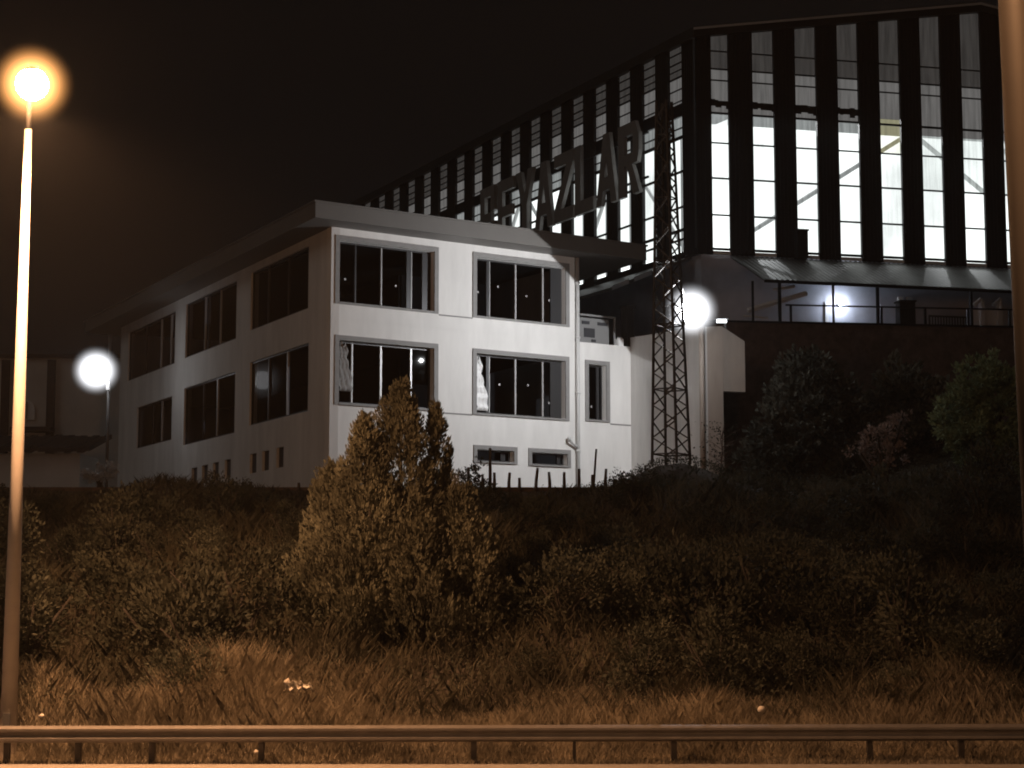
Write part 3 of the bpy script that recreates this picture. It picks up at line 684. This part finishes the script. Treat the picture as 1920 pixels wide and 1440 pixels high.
# beam towards the office: its upper right limit crosses the fascia
src = FX+Vector((-.62, -.1, .05))
zA = at(993, 423, 64); A1 = Vector(FR.pt(*(lambda uz: (uz[0], OV, uz[1]))(FR.uz(993, 424, OV)))); A2 = Vector(FR.pt(*(lambda uz: (uz[0], OV, uz[1]))(FR.uz(1040, 467, OV))))
d1v, d2v = (A1-src).normalized(), (A2-src).normalized()
# cone axis at a fixed half angle from both limit directions
half = math.radians(72)
bis = (d1v+d2v).normalized(); cr = d1v.cross(d2v).normalized(); cosb = d1v.dot(bis)
ca = math.cos(half)/cosb
opts = [bis*ca+cr*s*math.sqrt(max(0, 1-ca*ca)) for s in (1, -1)]
axis = max(opts, key=lambda v: -v.z)
print('spot axis', axis, [o[:] for o in opts])
spot('floodlight_beam', src, src+axis, 2900, math.degrees(half)*2, .02, (.97, .98, 1.0))
spot('floodlight_glow', FX+Vector((0,-.6,0)), FX+Vector((2,-20,.5)), 700, 120, .6, (.95,.97,1))

# left floodlight on a post near the far end of the office
LX = at(180, 695, 78); gz = hz(LX.x, 78)
lf = thing('floodlight', 'white floodlight on a thin post at the far end of the office building', 'floodlight', (LX.x+.35, 78.4, gz-.1))
m = MB(); m.ball(LX, .40, .40, .40, 20, 12); m.build('lens', M['flood_far'], lf)
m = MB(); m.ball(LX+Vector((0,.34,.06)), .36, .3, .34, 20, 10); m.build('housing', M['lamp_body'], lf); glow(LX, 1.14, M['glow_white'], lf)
m = MB(); m.tube([(LX.x+.45,78.5,gz-.1),(LX.x+.45,78.5,LX.z+1.6)], .07, 10); m.build('post', M['lamp_body'], lf)
m = MB(); m.box(LX.x+.38, LX.x+.52, 78.28, 78.4, LX.z-.78, LX.z-.42); m.build('bracket', M['white'], lf)
spot('floodlight_glow', LX+Vector((0,-.65,0)), LX+Vector((-3,-20,1.5)), 500, 110, .6, (.95,.97,1))

# ------------------------------------------------------------------ far left buildings
FW = at(215, 800, 104)
fb = thing('far_building', 'pale grey building far behind the lit floodlight post', 'building', (at(60, 900, 104).x, 104, 6.5))
x0, x1 = at(-260, 800, 104).x, at(250, 800, 104).x; ztp = at(100, 672, 104).z
m = MB(); m.box(x0, x1, 104, 116, 6.3, ztp); m.build('wall', M['farwall'], fb)
m = MB(); m.box(x0-.2, x1+.2, 103.8, 116.2, ztp+.002, ztp+.22); m.build('roof', M['tile'], fb)
for px in (10, 96): xx = at(px, 760, 104).x; m = MB(); m.box(xx-.22, xx+.22, 103.75, 103.99, 6.3, ztp-.1); m.build('pilaster', M['tile'], fb)
wx0, wx1, wz0, wz1 = at(54, 0, 104).x, at(89, 0, 104).x, at(70, 787, 103.9).z, at(70, 770, 103.9).z
arch = [(wx0, wz0), (wx1, wz0), (wx1, wz1)]+[((wx0+wx1)/2+(wx1-wx0)/2*math.cos(a), wz1+.62*math.sin(a)) for a in np.linspace(.25, math.pi-.25, 8)]+[(wx0, wz1)]
m = MB(); m.prism([(x, 103.9, z) for x, z in arch], [(x, 103.98, z) for x, z in arch]); w = m.build('arched_window', M['white'], fb)
m = MB(); m.box((wx0+wx1)/2+.05, (wx0+wx1)/2+.13, 103.84, 103.89, wz0+.05, wz1+.5); m.build('glazing_bar', M['trim'], w)
m = MB(); zz = at(80, 800, 103).z; m.box(at(45,0,103).x, at(118,0,103).x, 102.9, 103.99, zz-.25, zz); m.build('awning', M['tile'], fb)
sx0, sx1 = at(-300, 860, 90).x, at(150, 860, 90).x; szt = at(100, 850, 90).z
sh = thing('shed', 'low shed with dark tiled roof at the foot of the far building', 'shed', ((sx0+sx1)/2, 90, 6.4))
m = MB(); m.box(sx0, sx1, 90, 94, 6.2, szt); m.build('wall', M['farwall'], sh)
m = MB()
for k in range(40):
    xa = sx0-.3+(sx1+.9-sx0)*k/40; xb = sx0-.3+(sx1+.9-sx0)*(k+1)/40; dz = .05*(k % 2)+random.uniform(-.02, .04)
    m.hexa([(xa,89.4,szt-.02+dz),(xb,89.4,szt-.02+dz),(xb,94.3,szt+1.0+dz),(xa,94.3,szt+1.0+dz),(xa,89.4,szt+.2+dz),(xb,89.4,szt+.2+dz),(xb,94.3,szt+1.22+dz),(xa,94.3,szt+1.22+dz)])
m.build('roof', M['tile'], sh)

# ------------------------------------------------------------------ embankment edge: low wall, stakes
xa, xb = at(-120, 917, 57.3).x, at(1150, 917, 57.3).x
m = MB(); zc = at(900, 917, 57.3).z; m.box(xa, xb, 57.2, 57.5, 5.2, zc); m.box(xa, xb, 57.17, 57.53, zc+.001, zc+.05)
tag(m.build('low_wall', M['stone'], None, (xa, 57.3, 5.2)), 'low dark wall along the top edge of the embankment', 'wall')
SG = 'stakes along the embankment edge'
for px, ytop, lean in ((878,876,0),(919,840,0),(927,886,0),(953,886,.02),(974,896,0),(1003,877,.04),(1032,885,-.02),(1058,885,0),(1086,879,0),(1111,890,0),(1134,879,.02),(560,905,0),(590,900,0),(470,903,0),(410,900,0)):
    y = 57.0; p = at(px, 925, y); tz = at(px, ytop, y).z; m = MB()
    m.tube([(p.x, y, p.z-.6), (p.x+lean, y, (p.z+tz)/2), (p.x+lean*2.2, y, tz)], [.055, .05, .04], 6)
    o = m.build('stake', M['wood'], None, (p.x, y, p.z-.6))
    tag(o, 'tall thin stake rising across the left cellar window' if px == 919 else 'short dark wooden stake standing upright along the top of the embankment', 'stake', SG)
p = at(1111, 917, 56.85); q_ = at(1118, 842, 56.85); m = MB(); m.tube([(p.x, p.y, p.z-.4), q_], [.04, .03], 6)
tag(m.build('rod', M['wood'], None, (p.x, p.y, p.z-.4)), 'long thin dark rod leaning right among the short stakes', 'rod')

# ------------------------------------------------------------------ vegetation
def mesh_np(name, verts, nper, mat_):
    n = len(verts)//nper; me = bpy.data.meshes.new(name)
    me.vertices.add(len(verts)); me.vertices.foreach_set('co', np.asarray(verts, np.float32).ravel())
    me.loops.add(len(verts)); me.loops.foreach_set('vertex_index', np.arange(len(verts), dtype=np.int32))
    me.polygons.add(n); me.polygons.foreach_set('loop_start', np.arange(0, n*nper, nper, dtype=np.int32)); me.polygons.foreach_set('loop_total', np.full(n, nper, np.int32))
    me.materials.append(mat_); me.update(calc_edges=True); return me
def leaves(c, d, ln, wd, jitter=.7):
    """c Nx3 centres, d Nx3 long directions; one diamond leaf each"""
    n = len(c); d = d/np.linalg.norm(d, axis=1, keepdims=True)
    r = RNG.normal(size=(n, 3)); s = np.cross(d, r); s /= np.linalg.norm(s, axis=1, keepdims=True)
    l = (ln*(1+jitter*(RNG.random(n)-.5)))[:, None]; w = (wd*(1+jitter*(RNG.random(n)-.5)))[:, None]
    v = np.stack([c-d*l*.5, c+s*w*.5-d*l*.05, c+d*l*.5, c-s*w*.5-d*l*.05], 1)
    return v.reshape(-1, 3)
def rdir(n): v = RNG.normal(size=(n, 3)); return v/np.linalg.norm(v, axis=1, keepdims=True)

def bush_cloud(lobes, per, size, up=.3, aspect=.5):
    out = []
    for (cx, cy, cz, rx, ry, rz_) in lobes:
        nclump = max(6, int(per*rx*rz_*1.0))
        cd = rdir(nclump); rad = RNG.random(nclump)**.35
        cc = np.array([cx, cy, cz])+cd*rad[:, None]*np.array([rx, ry, rz_])
        for k in range(nclump):
            n = RNG.integers(22, 46); off = rdir(n)*(RNG.random(n)**.5)[:, None]*RNG.uniform(.14, .30)
            c = cc[k]+off; d = off*2+cd[k]*.35+np.array([0,0,up])+rdir(n)*.3
            out.append(leaves(c, d, size, size*aspect))
    v = np.concatenate(out); return v[:]
def stems(m, n, spread, h, r):
    for k in range(n):
        a = random.uniform(0, 6.28); q = random.uniform(.2, 1)*spread
        m.tube([(0,0,-.3), (q*.35*math.cos(a), q*.35*math.sin(a), h*.45), (q*math.cos(a), q*math.sin(a), h*random.uniform(.75, 1))], [r, r*.7, r*.3], 5)

LM = dict(
 conifer=leaf_mat('conifer_spray', (.055,.056,.042), (.14,.142,.105), .9),
 scrub=leaf_mat('scrub_leaf', (.038,.043,.033), (.085,.088,.065), .8),
 dark=leaf_mat('dark_leaf', (.03,.033,.024), (.06,.062,.045), .7),
 green=leaf_mat('green_leaf', (.14,.19,.11), (.30,.38,.22), 1.2),
 grey=leaf_mat('grey_green_leaf', (.07,.075,.06), (.15,.155,.125), .7),
 pale=leaf_mat('pale_leaf', (.16,.13,.12), (.36,.30,.28), 1.4),
 white=leaf_mat('white_blossom', (.45,.45,.45), (.7,.7,.7), 2),
 straw=leaf_mat('straw', (.20,.175,.13), (.46,.40,.30), .7, .3),
 weed=leaf_mat('weed', (.045,.042,.03), (.11,.10,.07), .5, .3),
)
# big conifer in front of the corner
cb = at(752, 1262, 43.2); cb.z = hz(cb.x, 43.2)-.1; S = 43.2/3500
con = thing('conifer_tree', 'tall bushy conifer with upright feathery sprays before the white building', 'tree', cb)
con_top = at(745, 735, 43.2).z-cb.z
cones = [(-.05,0,.5,con_top,1.05,1.0),(-1.55,.1,.5,at(605,878,43.2).z-cb.z,.95,1),(-.85,-.5,.4,at(670,800,43.2).z-cb.z,.9,1),(1.35,.1,.5,at(862,925,43.2).z-cb.z,.85,1),(.75,.3,.5,at(803,775,43.2).z-cb.z,.62,.7),(.45,-.75,.3,2.9,1.0,1),(-1.0,-.7,.2,2.6,.95,1),(1.5,-.3,.3,2.5,.8,1),(1.85,.2,.4,at(905,1000,43.2).z-cb.z,.6,.8),(-1.75,-.2,.3,at(590,1010,43.2).z-cb.z,.75,1)]
out = []
for ci, (cx, cy, z0, z1, rr, dens) in enumerate(cones):
    ns = int(125*dens*(z1-z0)*rr)
    for k in range(ns):
        f = random.random()**.85; z = z0+(z1-z0)*f; prof = rr*(min(1, (1-f)*1.55)**.75)*min(1, .55+f*2.2)
        a = random.uniform(0, 6.28); q = prof*random.uniform(.45, 1.0)**.5*(1+.25*math.sin(a*3+ci*2+z*2.2)+.22*math.sin(z*5.1+a*2+ci))*(1.22 if random.random() < .12 else 1)
        base = np.array([cx+q*math.cos(a), cy+q*math.sin(a), z]); ln = random.uniform(.32, .7)*(1 if f < .9 else .8); wd = random.uniform(.08, .16)
        outw = np.array([math.cos(a)*.38, math.sin(a)*.38, 1.0]); outw /= np.linalg.norm(outw)
        n = 34; tt = RNG.random(n); rad = wd*np.sin(np.pi*np.clip(tt*.9+.12, 0, 1))**.8
        off = rdir(n)*rad[:, None]; c = base+outw*(tt*ln-.25*ln)[:, None]+off
        out.append(leaves(c, outw+off*3.6, .11, .042))
con_me = mesh_np('crown', np.concatenate(out), 4, LM['conifer']); link('crown', con_me, con)
m = MB(); m.tube([(0,0,-.4),(-.02,.02,1.6),(-.05,0,con_top*.8)], [.16,.12,.03], 8)
for cx, cy, z0, z1, rr, d in cones[1:]: m.tube([(0,0,.1),(cx*.6,cy*.6,z1*.3),(cx,cy,z1*.8)], [.09,.06,.02], 6)
m.build('trunk', M['bark'], con, (0,0,0)).parent = con

# bushes: prototypes then copies
def bush_proto(name, label, cat, lobes, per, size, mt, loc, group=None, aspect=.5, up=.3, nst=7):
    t = thing(name, label, cat, loc, group)
    link('foliage', mesh_np('foliage', bush_cloud(lobes, per, size, up, aspect), 4, LM[mt]), t)
    m = MB(); top = max(l[2] for l in lobes); sp = max(abs(l[0])+l[3]*.4 for l in lobes); stems(m, nst, sp, top*1.05, .035); o = m.build('stem', M['bark'], None); o.parent = t
    return t
BG = 'bushes on the embankment'
BL = 'scrubby brown bush growing on the dark embankment slope'
protos = [bush_proto('bush', BL, 'bush', lo, 60, .085, mt, (0,0,-50), BG) for lo, mt in (
  ([(0,0,.7,.9,.8,.65),(.6,.2,.5,.6,.6,.5),(-.6,-.1,.55,.65,.6,.5)], 'scrub'),
  ([(0,0,.9,.7,.7,.85),(.45,-.2,.6,.55,.5,.5),(-.3,.3,1.3,.45,.45,.5)], 'scrub'),
  ([(0,0,.6,1.1,.9,.5),(.8,.3,.5,.7,.7,.45),(-.9,0,.6,.6,.6,.55),(.1,0,1.0,.5,.5,.4)], 'dark'),
  ([(0,0,.8,.8,.8,.75),(-.5,.2,1.2,.5,.5,.5),(.6,-.2,.6,.6,.5,.5)], 'dark'))]
first = [True]*4
rb = random.Random(3)
spots = []
tries = 0
while len(spots) < 120 and tries < 6000:
    tries += 1
    y = rb.uniform(39.5, 54.5); x = rb.uniform(-.30, .30)*y
    if any((x-a)**2+(y-b)**2 < 1.15**2 for a, b in spots): continue
    if abs(x-cb.x) < 2.2 and y < 43.6: continue
    if y < 41.3 and x < 1.0 and rb.random() < .75: continue
    spots.append((x, y))
for x, y in spots:
    k = rb.choice((0,0,1,1,2,3)) if x < 3 else rb.choice((0,1,2,2,3,3)); s = rb.choice((.6,.75,.9,1.05,1.3,1.6))*(.6 if y > 51.5 else .85 if y > 48 else 1)
    loc = (x, y, hz(x, y)-.12)
    if first[k]: o = protos[k]; o.location = loc; o.rotation_euler = (0,0,rb.uniform(0,6)); o.scale = (s,s,s); first[k] = False
    else: dup(protos[k], loc, rb.uniform(0, 6.28), (s, s, s*rb.uniform(.8, 1.2)), BL, BG)
# named bigger shrubs and trees on the right
def tree(name, label, px, ybase, ytop, Y, lobes_px, per, size, mt, cat='tree', trunk=True, aspect=.5):
    b = at(px, ybase, Y); b.z = min(b.z, hz(b.x, Y))-.1 if Y < 70 else b.z
    lobes = [((at(x, y, Y).x-b.x), dy, at(x, y, Y).z-b.z, r*Y/3500, r*Y/3500*.9, rv*Y/3500) for x, y, r, rv, dy in lobes_px]
    t = thing(name, label, cat, b)
    link('crown', mesh_np('crown', bush_cloud(lobes, per, size, .2, aspect), 4, LM[mt]), t)
    m = MB()
    for cx, cy, cz, rx, ry, rz_ in lobes: m.tube([(random.uniform(-.1,.1),0,-.3),(cx*.4,cy*.4,cz*.5),(cx,cy,cz)], [.11,.07,.03], 6)
    o = m.build('trunk', M['bark'], None); o.parent = t; return t
tree('broadleaf_tree', 'dark round tree with dense crown before the brown stone wall', 1520, 915, 650, 66, [(1525,760,95,95,0),(1470,820,70,80,-.4),(1590,800,70,80,.3),(1510,700,60,50,0),(1440,870,60,60,0),(1600,880,80,70,0)], 60, .2, 'grey')
tree('broadleaf_tree', 'shadowy tree standing between the round dark tree and the green one', 1700, 910, 660, 69, [(1690,730,60,70,0),(1740,790,70,90,0),(1650,800,60,80,0),(1700,860,90,70,0)], 55, .2, 'grey')
tree('broadleaf_tree', 'fresh green round tree at the right behind the lamp pole', 1845, 900, 650, 62, [(1842,720,70,65,0),(1800,780,55,60,0),(1880,770,60,75,0),(1840,830,70,60,0),(1905,850,60,70,0)], 75, .16, 'green')
tree('pale_shrub', 'pale greyish pink shrub in front of the dark trees on the right', 1655, 890, 770, 58.5, [(1690,790,30,28,0),(1645,815,36,30,0),(1605,840,28,20,0),(1670,850,50,30,0)], 34, .13, 'pale', 'shrub')
tree('dark_shrub', 'wide dark shrub on the mound below the lattice mast', 1300, 990, 880, 55.5, [(1300,925,75,45,0),(1240,955,60,40,0),(1380,930,70,55,0),(1330,980,100,50,0)], 32, .14, 'dark', 'shrub')
tree('dark_shrub', 'large dark shrub below the pale pink one at lower right', 1620, 1010, 880, 54, [(1560,950,90,60,0),(1660,940,80,60,0),(1760,950,90,70,0),(1620,1000,120,50,0)], 28, .15, 'dark', 'shrub')
tree('dark_shrub', 'dark shrub at the right end below the green tree', 1860, 1010, 880, 56, [(1850,930,80,60,0),(1900,970,80,70,0),(1960,920,80,80,0)], 28, .15, 'dark', 'shrub')
tree('white_shrub', 'white lit shrub at the far end corner of the office building', 188, 905, 868, 74, [(200,878,16,10,0),(172,890,16,9,0),(192,893,22,12,0)], 60, .16, 'white', 'shrub')
tree('bare_shrub', 'dusky leafy shrub between the conifer and the cellar windows', 905, 925, 860, 56.4, [(905,890,30,28,0),(880,905,30,22,0)], 40, .11, 'scrub', 'shrub')
# twiggy sapling by the pale wall
sb = at(1350, 872, 61.5); sb.z = hz(sb.x, 61.5)-.05
sp_ = thing('sapling', 'thin leafless sapling at the foot of the pale retaining wall', 'sapling', sb)
m = MB(); m.tube([(0,0,-.2),(.05,0,.6),(.12,0,1.7)], [.035,.025,.01], 6)
for k in range(26):
    z = random.uniform(.3, 1.5); a = random.uniform(0, 6.28); l = random.uniform(.3, .8)
    m.tube([(.06,0,z),(.06+l*.5*math.cos(a), l*.5*math.sin(a), z+l*.35),(.06+l*math.cos(a), l*math.sin(a), z+l*.55)], [.012,.009,.004], 4)
m.build('trunk', M['twig'], None).parent = sp_
n = 260; c = np.stack([RNG.normal(0,.42,n)+.06, RNG.normal(0,.42,n), RNG.uniform(.4,2.0,n)], 1); link('crown', mesh_np('crown', leaves(c, rdir(n), .09, .05), 4, LM['scrub']), sp_)

# dry grass along the rail and undergrowth over the slope
def blades(n, xf, yf, hf, wf, lean):
    x = xf(n); y = yf(n, x); z = height(x, y)-.03; h = hf(n, x, y); w = wf*(1+.6*(RNG.random(n)-.5)); a = RNG.random(n)*2*np.pi
    dx, dy = np.cos(a), np.sin(a); b = RNG.random(n)*2*np.pi; lx, ly = np.cos(b)*lean*h, np.sin(b)*lean*h
    p = np.stack([x, y, z], 1); s = np.stack([dx*w, dy*w, 0*x], 1); up = np.stack([lx*.35, ly*.35, h*.6], 1); tip = np.stack([lx, ly, h], 1)
    return np.stack([p-s, p+s, p+up+s*.7, p+tip, p+up-s*.7], 1).reshape(-1, 3)
def clump(x, y): return np.clip(.5+.5*np.sin(x*1.7+1.3*np.sin(y*1.1))*np.sin(y*2.1+.8*np.sin(x*.9)), 0, 1)
def gx(n): return RNG.uniform(-12.5, 12.5, n)
def gh(n, x, y):
    tall = np.exp(-((x+6.0)/2.3)**2)*np.clip((y-36.3)/2, 0, 1)
    near = np.clip((y-35.2)/1.6, .25, 1)
    return (.14+.30*RNG.random(n)+.30*clump(x, y)+.55*tall)*near
v = blades(60000, gx, lambda n, x: 35.35+4.6*RNG.random(n)**1.1, gh, .009, .5)
tag(link('dry_grass', mesh_np('dry_grass', v, 5, LM['straw'])), 'dry straw coloured grass along the roadside behind the guard rail', 'grass', kind='stuff')
v = blades(60000, lambda n: RNG.uniform(-17.5, 17.5, n), lambda n, x: 38.8+18*RNG.random(n), lambda n, x, y: (.2+.35*RNG.random(n)+.4*clump(x*.8, y*.9))*np.clip((58.5-y)/5, .25, 1), .018, .6)
n = 130000; x = RNG.uniform(-18, 18, n); y = 38.6+18*RNG.random(n); keep = clump(x*.45+.7, y*.5) > .22*RNG.random(n)+.12; x = np.where(keep, x, x*.3-9); z = height(x, y)+RNG.random(n)*(.15+.6*clump(x*.9+2, y*.8))*np.clip((58-y)/5, .2, 1); 
tag(link('undergrowth', mesh_np('undergrowth', v, 5, LM['weed'])), 'tangled dry weeds covering the embankment slope', 'undergrowth', kind='stuff')
k2 = n//3-2500; k = n//3; x[:k] = RNG.uniform(6.5, 24, k); y[:k] = RNG.uniform(56, 75, k); z[:k] = height(x[:k], y[:k])+RNG.random(k)*(.15+.5*clump(x[:k], y[:k]))
x[k2:k] = RNG.normal(5.2, 1.6, k-k2); y[k2:k] = RNG.normal(59.6, 1.3, k-k2); z[k2:k] = height(x[k2:k], y[k2:k])+RNG.random(k-k2)*.22
tag(link('undergrowth', mesh_np('undergrowth', leaves(np.stack([x, y, z], 1), rdir(n)+np.array([0,0,.4]), .085, .035), 4, LM['scrub'])), 'low leafy ground cover between the bushes of the slope', 'undergrowth', kind='stuff')

# ------------------------------------------------------------------ litter
lb = at(560, 1286, 38.2)
m = MB(); rr = random.Random(5)
for j in range(7):
    for i in range(11):
        u, w_ = i/10, j/6; m.v.append((lb.x-.28+.56*u, lb.y+.12*math.sin(i*1.9+j)+.05*rr.random(), lb.z-.09+.2*w_*(1-.55*u)+.05*math.sin(i*2.3)+.02*rr.random()))
for j in range(6):
    for i in range(10): a = j*11+i; m.f.append([a, a+1, a+12, a+11]); m.sm.append(True)
o = m.build('plastic_bag', M['bag'], None, lb); o.modifiers.new('thick', 'SOLIDIFY').thickness = .012
tag(o, 'crumpled cream plastic bag caught in the bushes by the roadside', 'plastic bag')
for px, py, Y, r, lab in ((1428,1331,38.6,.09,'pale stone lying in the dry grass right of the middle'),(78,1343,37.2,.06,'small pale pebble by the foot of the left lamp post'),(481,1410,35.6,.05,'small white scrap under the guard rail left of a post')):
    p = at(px, py, Y); m = MB(); m.ball(p, r, r*.8, r*.8, 9, 6)
    m.v = [(x+random.uniform(-.15,.15)*r, y+random.uniform(-.15,.15)*r, z+random.uniform(-.15,.15)*r) for x, y, z in m.v]
    tag(m.build('stone', M['bag'], None, p), lab, 'stone')

# ------------------------------------------------------------------ air, sky, added fill light
vm = bpy.data.materials.new('haze_air'); vm.use_nodes = True; nt = vm.node_tree; nt.nodes.clear()
o_ = nt.nodes.new('ShaderNodeOutputMaterial'); pv = nt.nodes.new('ShaderNodeVolumePrincipled')
pv.inputs['Color'].default_value = (.86, .86, .88, 1); pv.inputs['Density'].default_value = .0002; pv.inputs['Anisotropy'].default_value = .55
nt.links.new(pv.outputs[0], o_.inputs['Volume'])
m = MB(); m.box(-46, 46, -4, 150, -1.4, 40); tag(m.build('haze', vm), 'faint night haze in the air', 'haze', kind='stuff')

w = bpy.data.worlds.new('World'); SC.world = w; w.use_nodes = True; nt = w.node_tree
bg = nt.nodes['Background']; bg.inputs['Color'].default_value = (1.0, .82, .75, 1); bg.inputs['Strength'].default_value = .0034
sd = bpy.data.lights.new('facade_fill_sun', 'SUN'); sd.energy = .10; sd.angle = math.radians(30); sd.color = (1, .93, .86)  # weak sun added to brighten the left facade
so = bpy.data.objects.new('facade_fill_sun', sd); COL.objects.link(so); so.rotation_euler = Vector((.75, .45, -.6)).to_track_quat('-Z', 'Y').to_euler()

SC.view_settings.view_transform = 'Standard'; SC.view_settings.look = 'None'; SC.view_settings.exposure = 0; SC.view_settings.gamma = 1
SC.render.engine = 'CYCLES'; SC.render.filter_size = 1.9; SC.cycles.filter_width = 1.9
cy = SC.cycles; cy.max_bounces = 5; cy.diffuse_bounces = 2; cy.glossy_bounces = 2; cy.transparent_max_bounces = 12; cy.volume_bounces = 0; cy.transmission_bounces = 2
cy.use_denoising = True; cy.use_light_tree = True; cy.sample_clamp_indirect = 4
